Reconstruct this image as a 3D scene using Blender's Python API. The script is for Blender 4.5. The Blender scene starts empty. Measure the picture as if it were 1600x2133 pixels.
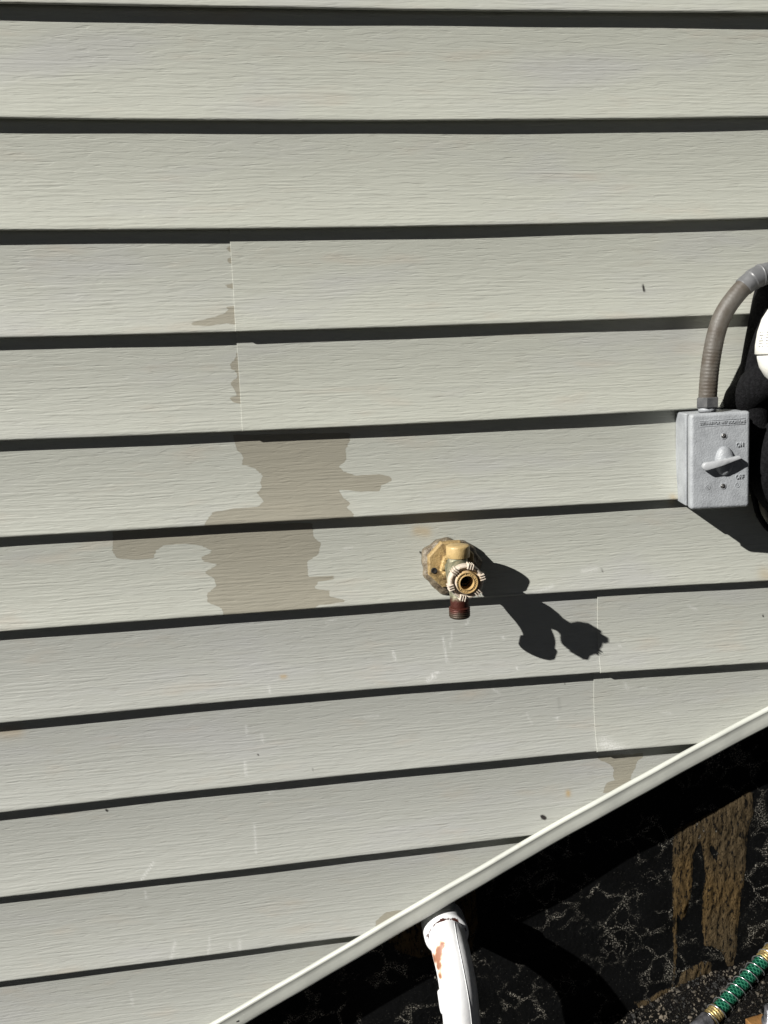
import bpy, bmesh, math, random
import numpy as np
from mathutils import Vector, Matrix

scene = bpy.context.scene
COL = scene.collection
R = math.radians
random.seed(7)
rng = np.random.default_rng(7)

# ------------------------------------------------------------------ camera
cam = bpy.data.objects.new('camera', bpy.data.cameras.new('camera'))
COL.objects.link(cam)
right = Vector((0.99120476, -0.12729295, -0.03618875))
down = Vector((-0.05746611, -0.167684, -0.98416448))
fwd = Vector((0.11920893, 0.97758814, -0.17352421))
m = Matrix.Identity(4)
for i in range(3):
    m[i][0] = right[i]; m[i][1] = -down[i]; m[i][2] = -fwd[i]
m.translation = Vector((-0.08708511, -0.99091913, -0.39223324))
cam.matrix_world = m
cam.data.sensor_fit = 'HORIZONTAL'
cam.data.sensor_width = 36.0
cam.data.lens = 36.0 * 1700 / 1600
cam.data.clip_start = 0.01
cam.data.clip_end = 500
scene.camera = cam

# ------------------------------------------------------------------ light
LDIR = Vector((2.0, 1.0, -1.3)).normalized()          # the way sunlight travels
elev = math.asin(-LDIR.z)
azim = math.atan2(-LDIR.x, -LDIR.y)
world = bpy.data.worlds.new('World')
scene.world = world
world.use_nodes = True
wn = world.node_tree.nodes
sky = wn.new('ShaderNodeTexSky')
sky.sky_type = 'NISHITA'
sky.sun_disc = False
sky.sun_elevation = elev
sky.sun_rotation = azim
sky.altitude = 3000
sky.air_density = 0.10
sky.dust_density = 0.15
sky.ozone_density = 0.0
hazy = wn.new('ShaderNodeHueSaturation')              # a whiter, slightly hazy sky
hazy.inputs['Saturation'].default_value = 0.35
hazy.inputs['Value'].default_value = 0.8
world.node_tree.links.new(sky.outputs[0], hazy.inputs['Color'])
world.node_tree.links.new(hazy.outputs[0], wn['Background'].inputs[0])
wn['Background'].inputs[1].default_value = 0.05
sun = bpy.data.objects.new('sun', bpy.data.lights.new('sun', 'SUN'))
COL.objects.link(sun)
sun.data.energy = 5.0
sun.data.angle = R(0.5)
sun.data.color = (1.0, 0.975, 0.93)
sun.rotation_euler = LDIR.to_track_quat('-Z', 'Y').to_euler()
sun.location = (-3, -2, 3)
scene.view_settings.view_transform = 'Standard'
scene.view_settings.look = 'None'
scene.view_settings.gamma = 1.0
scene.view_settings.exposure = 0.62

# ------------------------------------------------------------------ helpers
def tag(o, label=None, cat=None, group=None, kind=None):
    if label: o['label'] = label
    if cat: o['category'] = cat
    if group: o['group'] = group
    if kind: o['kind'] = kind
    return o

def empty(name, loc, rot=(0, 0, 0), label=None, cat=None):
    o = bpy.data.objects.new(name, None)
    o.empty_display_size = 0.02
    COL.objects.link(o)
    o.location = loc
    o.rotation_euler = rot
    return tag(o, label, cat)

def obj(name, me, mat, parent=None, smooth=True, loc=None):
    if isinstance(me, bmesh.types.BMesh):
        b = me
        me = bpy.data.meshes.new(name)
        b.normal_update()
        b.to_mesh(me)
        b.free()
    o = bpy.data.objects.new(name, me)
    COL.objects.link(o)
    if not isinstance(mat, (list, tuple)): mat = [mat]
    for q in mat: me.materials.append(q)
    for p in me.polygons: p.use_smooth = smooth
    if parent: o.parent = parent
    if loc is not None: o.location = loc
    return o

def sharp(o, ang=35):
    """smooth shading with creases kept at hard edges"""
    me = o.data
    b = bmesh.new(); b.from_mesh(me)
    for e in b.edges:
        if len(e.link_faces) == 2 and e.calc_face_angle(0) > R(ang): e.smooth = False
    b.to_mesh(me); b.free()
    return o

def wnorm(o):
    md = o.modifiers.new('normals', 'WEIGHTED_NORMAL'); md.keep_sharp = True; md.weight = 100
    return o

def rounded_box(b, x0, x1, y0, y1, z0, z1, r=0.001, seg=2, mtx=None):
    t = bmesh.new()
    bmesh.ops.create_cube(t, size=1)
    for v in t.verts:
        v.co = Vector(((x0 + x1) / 2 + v.co.x * (x1 - x0), (y0 + y1) / 2 + v.co.y * (y1 - y0), (z0 + z1) / 2 + v.co.z * (z1 - z0)))
    if r > 0:
        bmesh.ops.bevel(t, geom=t.edges[:], offset=r, segments=seg, profile=0.5, affect='EDGES')
    if mtx is not None: t.transform(mtx)
    merge(b, t)

def merge(b, t):
    me = bpy.data.meshes.new('tmp')
    t.to_mesh(me); t.free()
    b.from_mesh(me)
    bpy.data.meshes.remove(me)

def lathe(b, prof, n=48, axis='Y', center=(0, 0, 0), closed=False, wob=None):
    """prof: (radius, position along axis)"""
    cx, cy, cz = center
    rings = []
    for r, h in prof:
        ring = []
        for i in range(n):
            a = 2 * math.pi * i / n
            rr = r * (wob(a, h) if wob else 1)
            if axis == 'Y': co = (cx + rr * math.cos(a), cy + h, cz + rr * math.sin(a))
            else: co = (cx + rr * math.cos(a), cy + rr * math.sin(a), cz + h)
            ring.append(b.verts.new(co))
        rings.append(ring)
    for k in range(len(rings) - 1):
        for i in range(n):
            j = (i + 1) % n
            b.faces.new((rings[k][i], rings[k][j], rings[k + 1][j], rings[k + 1][i]))
    for ring in (rings[0], rings[-1]):
        if prof[rings.index(ring)][0] > 1e-6:
            b.faces.new(ring)
    bmesh.ops.recalc_face_normals(b, faces=b.faces[:])

def spline(pts, n=12):
    P = [Vector(p) for p in pts]
    P = [P[0] * 2 - P[1]] + P + [P[-1] * 2 - P[-2]]
    out = []
    for i in range(1, len(P) - 2):
        for k in range(n):
            t = k / n
            a, b_, c, d = P[i - 1], P[i], P[i + 1], P[i + 2]
            out.append(0.5 * ((2 * b_) + (c - a) * t + (2 * a - 5 * b_ + 4 * c - d) * t * t + (3 * b_ - a - 3 * c + d) * t ** 3))
    out.append(P[-2])
    return out

def frames(path):
    T = [(path[min(i + 1, len(path) - 1)] - path[max(i - 1, 0)]).normalized() for i in range(len(path))]
    ref = Vector((0, 0, 1)) if abs(T[0].z) < 0.9 else Vector((0, -1, 0))
    N = (ref - T[0] * ref.dot(T[0])).normalized()
    out = []
    for i, t in enumerate(T):
        N = (N - t * N.dot(t)).normalized()
        out.append((t, N, t.cross(N)))
    return out

def tube(b, path, rad, n=20, cap=True, uv=None):
    F = frames(path)
    if not callable(rad):
        rv = rad; rad = lambda s, i: rv
    rings = []
    s = 0.0
    S = []
    for i, p in enumerate(path):
        if i: s += (path[i] - path[i - 1]).length
        S.append(s)
        t, N, B = F[i]
        r = rad(s, i)
        rings.append([b.verts.new(p + (N * math.cos(2 * math.pi * k / n) + B * math.sin(2 * math.pi * k / n)) * r) for k in range(n)])
    lay = b.loops.layers.uv.verify() if uv else None
    for i in range(len(rings) - 1):
        for k in range(n):
            j = (k + 1) % n
            f = b.faces.new((rings[i][k], rings[i][j], rings[i + 1][j], rings[i + 1][k]))
            if uv:
                vals = ((S[i], k / n), (S[i], (k + 1) / n), (S[i + 1], (k + 1) / n), (S[i + 1], k / n))
                for l, q in zip(f.loops, vals): l[lay].uv = q
    if cap:
        b.faces.new(rings[0]); b.faces.new(rings[-1])
    bmesh.ops.recalc_face_normals(b, faces=b.faces[:])
    return S

def resample(path, step):
    out = [path[0]]; acc = 0
    for i in range(1, len(path)):
        a, c = path[i - 1], path[i]
        L = (c - a).length; d = step - acc
        while d <= L:
            out.append(a.lerp(c, d / L)); d += step
        acc = L - (d - step)
    return out

# ------------------------------------------------------------------ node helper
class NT:
    def __init__(s, name, rough=0.5, metal=0.0, spec=0.5):
        s.mat = bpy.data.materials.new(name)
        s.mat.use_nodes = True
        s.t = s.mat.node_tree
        s.bsdf = s.t.nodes['Principled BSDF']
        s.bsdf.inputs['Roughness'].default_value = rough
        s.bsdf.inputs['Metallic'].default_value = metal
        s.bsdf.inputs['Specular IOR Level'].default_value = spec
    def n(s, typ, **kw):
        nd = s.t.nodes.new('ShaderNode' + typ)
        for k, v in kw.items():
            if k.startswith('i_'):
                key = k[2:]
                key = int(key) if key.isdigit() else key.replace('_', ' ')
                s.set(nd.inputs[key], v)
            else: setattr(nd, k, v)
        return nd
    def set(s, inp, v):
        if hasattr(v, 'node'): s.t.links.new(v, inp)
        else: inp.default_value = v
    def coord(s, scale=(1, 1, 1), loc=(0, 0, 0), src=None):
        mp = s.n('Mapping', i_Scale=scale, i_Location=loc)
        s.t.links.new(src if src else s.n('TexCoord').outputs['Object'], mp.inputs['Vector'])
        return mp.outputs[0]
    def noise(s, vec, scale=1, detail=3, rough=0.5, dist=0.0):
        return s.n('TexNoise', i_Vector=vec, i_Scale=scale, i_Detail=detail, i_Roughness=rough, i_Distortion=dist).outputs['Fac']
    def ramp(s, fac, a, b, lo=0.0, hi=1.0, smooth=True):
        nd = s.n('MapRange', i_Value=fac)
        nd.interpolation_type = 'SMOOTHSTEP' if smooth else 'LINEAR'
        for key, v in (('From Min', a), ('From Max', b), ('To Min', lo), ('To Max', hi)): s.set(nd.inputs[key], v)
        return nd.outputs[0]
    def m(s, op, a, b=0.0, c=None):
        nd = s.n('Math', operation=op)
        s.set(nd.inputs[0], a); s.set(nd.inputs[1], b)
        if c is not None: s.set(nd.inputs[2], c)
        return nd.outputs[0]
    def mix(s, fac, a, b, blend='MIX'):
        nd = s.n('Mix', data_type='RGBA', blend_type=blend)
        s.set(nd.inputs['Factor'], fac)
        for key, v in ((6, a), (7, b)):
            if isinstance(v, tuple): v = (*v[:3], 1)
            s.set(nd.inputs[key], v)
        return nd.outputs[2]
    def attr(s, name): return s.n('Attribute', attribute_name=name)
    def color(s, v):
        s.set(s.bsdf.inputs['Base Color'], (*v[:3], 1) if isinstance(v, tuple) else v)
    def rough(s, v): s.set(s.bsdf.inputs['Roughness'], v)
    def bump(s, h, dist=0.001, strength=1.0):
        nd = s.n('Bump', i_Height=h, i_Distance=dist, i_Strength=strength)
        if s.bsdf.inputs['Normal'].is_linked:
            s.t.links.new(s.bsdf.inputs['Normal'].links[0].from_socket, nd.inputs['Normal'])
        s.t.links.new(nd.outputs[0], s.bsdf.inputs['Normal'])

# ------------------------------------------------------------------ materials
def m_siding():
    s = NT('vinyl_siding', 0.48, spec=0.4)
    tc = s.n('TexCoord').outputs['Object']
    cs = s.attr('course')                      # r: random per panel, g: height on the course, b: tint
    sp = s.n('SeparateColor', i_0=cs.outputs['Color'])
    rnd, tt, tint = sp.outputs[0], sp.outputs[1], sp.outputs[2]
    off = s.n('CombineXYZ', i_0=s.m('MULTIPLY', rnd, 37.0), i_1=s.m('MULTIPLY', rnd, 11.0), i_2=0.0)
    base = s.n('VectorMath', operation='ADD', i_0=tc, i_1=off.outputs[0]).outputs[0]
    # embossed wood grain: long wavy ridges, closer and deeper towards the butt edge
    warp = s.noise(s.coord((6, 0.0, 40), src=base), 1, 2, 0.55)
    warp2 = s.noise(s.coord((45, 0.0, 160), src=base), 1, 2, 0.6)
    z = s.n('SeparateXYZ', i_0=base).outputs[2]
    ph = s.m('ADD', s.m('MULTIPLY', z, 1380.0), s.m('ADD', s.m('MULTIPLY', warp, 17.0), s.m('MULTIPLY', warp2, 4.0)))
    wave = s.m('SINE', ph)
    wave = s.m('POWER', s.m('MULTIPLY_ADD', wave, 0.5, 0.5), 0.6)
    brk = s.ramp(s.noise(s.coord((12, 0, 130), src=base), 1, 3, 0.6), 0.40, 0.62)
    dens = s.ramp(tt, 0.12, 0.75, 0.12, 1.0)
    wave = s.m('MULTIPLY', s.m('MULTIPLY', wave, brk), dens)
    fine = s.noise(s.coord((60, 0, 560), src=base), 1, 4, 0.62)
    tick = s.ramp(s.noise(s.coord((38, 0, 330), src=base, loc=(3, 0, 5)), 1, 2, 0.5), 0.57, 0.70)
    fold = s.ramp(s.n('TexNoise', i_Vector=s.coord((18, 0, 190), src=base, loc=(9, 0, 1)), i_Scale=1.0, i_Detail=2.0, i_Distortion=0.6).outputs['Fac'], 0.45, 0.5)
    h = s.m('ADD', s.m('MULTIPLY', wave, 0.34), s.m('MULTIPLY', fine, 0.22))
    h = s.m('SUBTRACT', h, s.m('MULTIPLY', tick, 0.22))
    h = s.m('ADD', h, s.m('MULTIPLY', fold, 0.13))
    s.bump(h, 0.00072, 1.0)
    s.bump(s.noise(s.coord((1700, 0, 2100), src=base), 1, 2, 0.6), 0.00006, 1.0)
    # colour: faded grey-cream vinyl with broad cool / warm blotches
    colr = s.mix(tint, (0.440, 0.448, 0.392), (0.385, 0.391, 0.361))
    b1 = s.ramp(s.noise(s.coord((4.0, 0, 13), src=base), 1, 3, 0.55), 0.50, 0.74)
    colr = s.mix(s.m('MULTIPLY', b1, 0.5), colr, (0.40, 0.40, 0.40))
    b2 = s.ramp(s.noise(s.coord((7.0, 0, 24), src=base, loc=(4, 0, 8)), 1, 3, 0.6), 0.55, 0.78)
    colr = s.mix(s.m('MULTIPLY', b2, 0.5), colr, (0.44, 0.385, 0.315))
    dust = s.ramp(s.noise(s.coord((260, 0, 420), src=base), 1, 3, 0.7), 0.66, 0.78)
    colr = s.mix(s.m('MULTIPLY', dust, 0.35), colr, (0.62, 0.62, 0.58))
    grime = s.ramp(s.noise(s.coord((30, 0, 260), src=base, loc=(1, 0, 2)), 1, 4, 0.65), 0.50, 0.78)
    colr = s.mix(s.m('MULTIPLY', grime, 0.32), colr, (0.26, 0.25, 0.21))
    mk = s.attr('marks')                       # r: damp stain field, g: scuff, b: dark speck; alpha: rust spot
    ms = s.n('SeparateColor', i_0=mk.outputs['Color'])
    edge = s.m('ADD', ms.outputs[0], s.m('MULTIPLY', s.m('SUBTRACT', s.noise(s.coord((34, 0, 430), src=base), 1, 3, 0.6), 0.5), 0.42))
    st = s.ramp(edge, 0.46, 0.57)
    rim = s.m('MULTIPLY', st, s.ramp(edge, 0.53, 0.62, 1.0, 0.0))
    sc = s.mix(s.noise(s.coord((14, 0, 60), src=base), 1, 3, 0.6), (0.310, 0.288, 0.228), (0.262, 0.246, 0.196))
    colr = s.mix(s.m('MULTIPLY', st, 0.92), colr, sc)
    colr = s.mix(s.m('MULTIPLY', rim, 0.25), colr, (0.16, 0.14, 0.10))
    scn = s.m('MULTIPLY', s.m('MULTIPLY', ms.outputs[1], 0.6), s.ramp(s.noise(s.coord((420, 0, 500), src=base), 1, 3, 0.7), 0.30, 0.62))
    colr = s.mix(scn, colr, (0.78, 0.78, 0.76))
    colr = s.mix(s.ramp(ms.outputs[2], 0.1, 0.75), colr, (0.025, 0.022, 0.02))
    colr = s.mix(s.m('MULTIPLY', mk.outputs['Alpha'], 0.75), colr, (0.42, 0.27, 0.09))
    s.color(colr)
    s.rough(s.m('ADD', 0.42, s.m('MULTIPLY', fine, 0.2)))
    return s.mat

def m_trim():
    s = NT('trim_vinyl', 0.42, spec=0.45)
    c = s.coord((1, 1, 1))
    n1 = s.noise(s.coord((14, 14, 14)), 1, 4, 0.6)
    colr = s.mix(s.ramp(n1, 0.4, 0.7), (0.50, 0.51, 0.46), (0.43, 0.44, 0.40))
    n2 = s.ramp(s.noise(s.coord((300, 300, 300)), 1, 3, 0.7), 0.64, 0.75)
    colr = s.mix(s.m('MULTIPLY', n2, 0.4), colr, (0.68, 0.68, 0.64))
    n3 = s.ramp(s.noise(s.coord((60, 60, 60), loc=(2, 1, 4)), 1, 4, 0.7), 0.63, 0.74)
    colr = s.mix(s.m('MULTIPLY', n3, 0.35), colr, (0.30, 0.28, 0.22))
    s.color(colr)
    s.bump(s.noise(s.coord((500, 500, 500)), 1, 3, 0.6), 0.00008)
    s.bump(s.noise(s.coord((30, 30, 30)), 1, 2, 0.5), 0.0006)
    return s.mat

def m_foundation():
    s = NT('tarred_foundation', 0.55, spec=0.06)
    tc = s.n('TexCoord').outputs['Object']
    warp = s.n('TexNoise', i_Vector=tc, i_Scale=24.0, i_Detail=6.0)
    wv = s.n('VectorMath', operation='SCALE', i_0=s.n('VectorMath', operation='SUBTRACT', i_0=warp.outputs['Color'], i_1=(0.5, 0.5, 0.5)).outputs[0])
    wv.inputs['Scale'].default_value = 0.040
    vec = s.n('VectorMath', operation='ADD', i_0=tc, i_1=wv.outputs[0]).outputs[0]
    def crack(scale, w, seed):
        v = s.n('TexVoronoi', feature='DISTANCE_TO_EDGE', i_Vector=s.coord((1, 0.0, 1), src=vec, loc=(seed, 0, seed)), i_Scale=scale)
        return s.ramp(v.outputs['Distance'], w * 0.35, w, 1.0, 0.0)
    big = crack(27, 0.08, 3.1)
    mask = s.ramp(s.noise(s.coord((11, 0, 11), loc=(5, 0, 2)), 1, 4, 0.65), 0.475, 0.58)
    small = crack(62, 0.08, 7.7)
    mask2 = s.ramp(s.noise(s.coord((8, 0, 8), loc=(1, 0, 9)), 1, 4, 0.65), 0.55, 0.64)
    grit = s.ramp(s.noise(s.coord((430, 0, 430)), 1, 3, 0.75), 0.50, 0.60)
    cr = s.m('MAXIMUM', s.m('MULTIPLY', big, mask), s.m('MULTIPLY', small, s.m('MULTIPLY', mask2, 0.75)))
    crk = s.m('MULTIPLY', cr, grit)
    speck = s.ramp(s.noise(s.coord((400, 0, 400), loc=(8, 0, 3)), 1, 2, 0.6), 0.655, 0.71)
    dmask = s.ramp(s.noise(s.coord((16, 0, 16), loc=(3, 0, 6)), 1, 3, 0.6), 0.45, 0.62)
    speck = s.m('MULTIPLY', speck, s.m('MULTIPLY_ADD', dmask, 0.7, 0.15))
    tar = s.mix(s.noise(s.coord((24, 0, 24)), 1, 4, 0.6), (0.0014, 0.0015, 0.0015), (0.0062, 0.0064, 0.0066))
    colr = s.mix(s.m('MULTIPLY', speck, 0.85), tar, (0.22, 0.21, 0.185))
    colr = s.mix(s.m('MULTIPLY', crk, 0.9), colr, (0.46, 0.43, 0.36))
    a = s.n('SeparateColor', i_0=s.attr('marks').outputs['Color'])
    # bare mortar showing where the tar never reached
    edge = s.m('ADD', a.outputs[0], s.m('MULTIPLY', s.m('SUBTRACT', s.noise(s.coord((260, 0, 110)), 1, 5, 0.75), 0.5), 0.55))
    mo = s.ramp(edge, 0.48, 0.54)
    pit = s.ramp(s.noise(s.coord((230, 0, 62), loc=(2, 0, 3)), 1, 5, 0.72), 0.53, 0.58)
    mo = s.m('MULTIPLY', mo, s.m('SUBTRACT', 1.0, s.m('MULTIPLY', pit, 0.95)))
    mc = s.mix(s.noise(s.coord((40, 0, 22)), 1, 4, 0.7), (0.032, 0.023, 0.012), (0.125, 0.092, 0.052))
    mc = s.mix(s.m('MULTIPLY', s.ramp(s.noise(s.coord((9, 0, 5), loc=(4, 0, 4)), 1, 2, 0.5), 0.5, 0.7), 0.7), mc, (0.12, 0.075, 0.028))
    colr = s.mix(mo, colr, mc)
    s.color(colr)
    rg = s.m('MULTIPLY_ADD', mo, 0.35, 0.5)
    s.rough(rg)
    lump = s.noise(s.coord((190, 0, 90)), 1, 5, 0.7)
    tarn = s.noise(s.coord((150, 0, 150)), 1, 4, 0.6)
    h = s.m('ADD', s.m('MULTIPLY', s.m('MULTIPLY', mo, lump), 2.4), s.m('MULTIPLY', tarn, 0.35))
    h = s.m('ADD', h, s.m('MULTIPLY', crk, 0.25))
    s.bump(h, 0.0048, 1.0)
    return s.mat

def m_soil():
    s = NT('gritty_soil', 0.8, spec=0.1)
    g = s.ramp(s.noise(s.coord((330, 330, 330)), 1, 4, 0.7), 0.56, 0.68)
    colr = s.mix(g, (0.002, 0.0019, 0.0017), (0.030, 0.025, 0.017))
    g2 = s.ramp(s.noise(s.coord((900, 900, 900), loc=(4, 4, 4)), 1, 2, 0.6), 0.66, 0.74)
    colr = s.mix(s.m('MULTIPLY', g2, 0.7), colr, (0.30, 0.28, 0.23))
    s.color(colr)
    s.bump(s.noise(s.coord((260, 260, 260)), 1, 5, 0.7), 0.006)
    return s.mat

def simple(name, c1, c2, rough=0.5, metal=0.0, nscale=60, bumps=0.0003, bscale=400, spec=0.5, det=3, lo=0.4, hi=0.65):
    s = NT(name, rough, metal, spec)
    s.color(s.mix(s.ramp(s.noise(s.coord((nscale,) * 3), 1, det + 1, 0.62), lo, hi), c1, c2))
    if bumps: s.bump(s.noise(s.coord((bscale,) * 3), 1, det, 0.6), bumps)
    return s.mat

def m_cast():
    s = NT('painted_cast_metal', 0.45, 0.0, 0.5)
    n = s.noise(s.coord((50, 50, 50)), 1, 4, 0.65)
    colr = s.mix(s.ramp(n, 0.35, 0.7), (0.315, 0.33, 0.345), (0.25, 0.262, 0.275))
    w = s.ramp(s.noise(s.coord((700, 700, 700)), 1, 3, 0.7), 0.68, 0.78)
    colr = s.mix(s.m('MULTIPLY', w, 0.5), colr, (0.62, 0.63, 0.63))
    d = s.ramp(s.noise(s.coord((120, 120, 120), loc=(2, 3, 4)), 1, 4, 0.7), 0.60, 0.78)
    colr = s.mix(s.m('MULTIPLY', d, 0.35), colr, (0.22, 0.22, 0.21))
    s.color(colr)
    s.bump(s.noise(s.coord((480, 480, 480)), 1, 3, 0.55), 0.0006)
    s.bump(s.noise(s.coord((1500, 1500, 1500)), 1, 2, 0.55), 0.00012)
    return s.mat

def m_handle():
    s = NT('worn_painted_handle', 0.4, 0.0, 0.5)
    tc = s.n('TexCoord').outputs['Object']
    xyz = s.n('SeparateXYZ', i_0=tc)
    r = s.m('SQRT', s.m('ADD', s.m('POWER', xyz.outputs[0], 2.0), s.m('POWER', xyz.outputs[2], 2.0)))
    n = s.noise(s.coord((160, 160, 160)), 1, 4, 0.7)
    k = s.m('ADD', r, s.m('MULTIPLY', s.m('SUBTRACT', n, 0.5), 0.008))
    # white paint on the rim, tan nearer the middle; white reaches further in on the left
    k2 = s.m('SUBTRACT', k, s.m('MULTIPLY', xyz.outputs[0], 0.12))
    white = s.ramp(k2, 0.0125, 0.0150)
    colr = s.mix(white, (0.43, 0.29, 0.125), (0.52, 0.45, 0.37))
    chip = s.ramp(s.noise(s.coord((300, 300, 300), loc=(3, 1, 3)), 1, 3, 0.7), 0.58, 0.68)
    colr = s.mix(s.m('MULTIPLY', chip, 0.65), colr, (0.32, 0.20, 0.10))
    s.color(colr)
    s.bump(s.noise(s.coord((700, 700, 700)), 1, 3, 0.6), 0.00025)
    return s.mat

def m_spout():
    s = NT('tarnished_brass_body', 0.52, 0.4, 0.4)
    tc = s.n('TexCoord').outputs['Object']
    z = s.n('SeparateXYZ', i_0=tc).outputs[2]
    n = s.noise(s.coord((130, 130, 90)), 1, 4, 0.65)
    zz = s.m('ADD', z, s.m('MULTIPLY', s.m('SUBTRACT', n, 0.5), 0.012))
    colr = s.mix(s.ramp(n, 0.35, 0.65), (0.13, 0.135, 0.09), (0.27, 0.25, 0.17))
    colr = s.mix(s.ramp(zz, -0.026, -0.034), colr, (0.060, 0.014, 0.008))  # red-brown lower spout, its colour deepened for the shadow under the handle
    colr = s.mix(s.ramp(zz, -0.044, -0.050), colr, (0.05, 0.036, 0.024))
    s.color(colr)
    s.bump(s.noise(s.coord((500, 500, 500)), 1, 3, 0.6), 0.0004)
    return s.mat

def m_pvc():
    s = NT('white_pvc', 0.33, 0.0, 0.5)
    tc = s.n('TexCoord').outputs['Object']
    n = s.noise(s.coord((40, 40, 40)), 1, 4, 0.6)
    colr = s.mix(s.ramp(n, 0.3, 0.75), (0.80, 0.80, 0.80), (0.72, 0.73, 0.74))
    a = s.n('SeparateColor', i_0=s.attr('marks').outputs['Color'])
    nn = s.m('MULTIPLY', s.m('SUBTRACT', s.noise(s.coord((190, 190, 130)), 1, 5, 0.75), 0.5), 1.5)
    nf = s.noise(s.coord((420, 120, 420)), 1, 3, 0.6)
    rust = s.ramp(s.m('ADD', a.outputs[0], s.m('MULTIPLY', nn, 0.7)), 0.30, 0.95)
    rc = s.mix(s.ramp(s.m('ADD', a.outputs[0], s.m('MULTIPLY', nn, 0.5)), 0.55, 0.95), (0.62, 0.24, 0.008), (0.24, 0.065, 0.006))
    colr = s.mix(s.m('MULTIPLY', rust, 0.9), colr, rc)
    dk = s.ramp(s.m('ADD', a.outputs[1], nn), 0.62, 0.72)
    colr = s.mix(dk, colr, (0.055, 0.014, 0.008))
    s.color(colr)
    s.bump(s.noise(s.coord((60, 60, 60)), 1, 2, 0.6), 0.0005)
    return s.mat

def m_hose():
    s = NT('green_braided_hose', 0.22, 0.0, 0.6)
    uv = s.n('TexCoord').outputs['UV']
    x = s.n('SeparateXYZ', i_0=uv)
    def strand(sg):
        p = s.m('ADD', s.m('MULTIPLY', x.outputs[0], 170.0), s.m('MULTIPLY', x.outputs[1], 7.0 * sg))
        f = s.m('FRACT', p)
        return s.ramp(s.m('ABSOLUTE', s.m('SUBTRACT', f, 0.5)), 0.06, 0.14, 1.0, 0.0)
    net = s.m('MAXIMUM', strand(1), strand(-1))
    n = s.noise(s.coord((200, 200, 200)), 1, 3, 0.6)
    net = s.m('MULTIPLY', net, s.ramp(n, 0.3, 0.6, 0.35, 0.85))
    s.color(s.mix(net, (0.0010, 0.036, 0.020), (0.045, 0.22, 0.13)))
    return s.mat

M = dict(
    siding=m_siding(), trim=m_trim(), found=m_foundation(), soil=m_soil(), cast=m_cast(), handle=m_handle(),
    spout=m_spout(), pvc=m_pvc(), hose=m_hose(),
    tan=simple('tan_painted_metal', (0.48, 0.345, 0.155), (0.38, 0.27, 0.12), 0.42, 0.0, 110, 0.0004, 420),
    tan_dark=simple('tarnished_plate', (0.34, 0.24, 0.105), (0.13, 0.085, 0.038), 0.55, 0.1, 140, 0.0012, 300, lo=0.45, hi=0.72),
    gasket=simple('black_gasket_and_holes', (0.006, 0.006, 0.006), (0.012, 0.012, 0.012), 0.8),
    lever=simple('grey_lever_paint', (0.36, 0.37, 0.38), (0.31, 0.32, 0.33), 0.35, 0, 80, 0.00015, 500),
    screw=simple('steel_screw', (0.10, 0.10, 0.10), (0.22, 0.21, 0.20), 0.35, 0.8, 500, 0.0002, 900),
    nut=simple('dark_nylon_nut', (0.055, 0.056, 0.058), (0.085, 0.085, 0.085), 0.45, 0, 90, 0.0003, 500),
    conduit=simple('weathered_conduit', (0.062, 0.050, 0.038), (0.10, 0.092, 0.08), 0.55, 0, 45, 0.0003, 300, lo=0.35, hi=0.7),
    fitting=simple('grey_pvc_fitting', (0.105, 0.107, 0.11), (0.14, 0.142, 0.145), 0.4, 0, 60, 0.0002, 300),
    foam=simple('black_foam_insulation', (0.003, 0.003, 0.0035), (0.008, 0.008, 0.009), 0.9, 0, 260, 0.0012, 620, spec=0.15),
    plastic=simple('white_housing_plastic', (0.80, 0.79, 0.74), (0.76, 0.75, 0.70), 0.35, 0, 30, 0.0001, 200),
    print=simple('grey_print', (0.16, 0.16, 0.15), (0.26, 0.26, 0.25), 0.6, 0, 900, 0),
    beige=simple('beige_disc', (0.30, 0.28, 0.22), (0.36, 0.34, 0.28), 0.6),
    brass=simple('bright_brass', (0.55, 0.44, 0.20), (0.34, 0.24, 0.09), 0.38, 0.75, 220, 0.0008, 420),
    wire=simple('spring_wire', (0.68, 0.69, 0.70), (0.50, 0.51, 0.52), 0.22, 0.9, 200, 0.0),
    steel=simple('dull_steel', (0.30, 0.30, 0.32), (0.14, 0.14, 0.15), 0.3, 0.8, 120, 0.0003),
    wood=simple('wet_wood', (0.22, 0.11, 0.03), (0.13, 0.06, 0.018), 0.7, 0, 70, 0.0009, 200),
    pebble=simple('pebbles', (0.006, 0.0055, 0.0045), (0.10, 0.083, 0.06), 0.7, 0, 55, 0.001, 500, lo=0.45, hi=0.62),
)
def m_sealant():
    s = NT('aged_sealant', 0.38, 0.0, 0.5)
    n = s.noise(s.coord((80, 80, 80)), 1, 4, 0.7)
    s.color(s.mix(s.ramp(n, 0.35, 0.65), (0.105, 0.080, 0.052), (0.20, 0.165, 0.115)))
    s.bump(s.noise(s.coord((170, 170, 170), loc=(1, 2, 3)), 1, 4, 0.7), 0.0022)
    return s.mat
M['seal'] = m_sealant()

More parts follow.
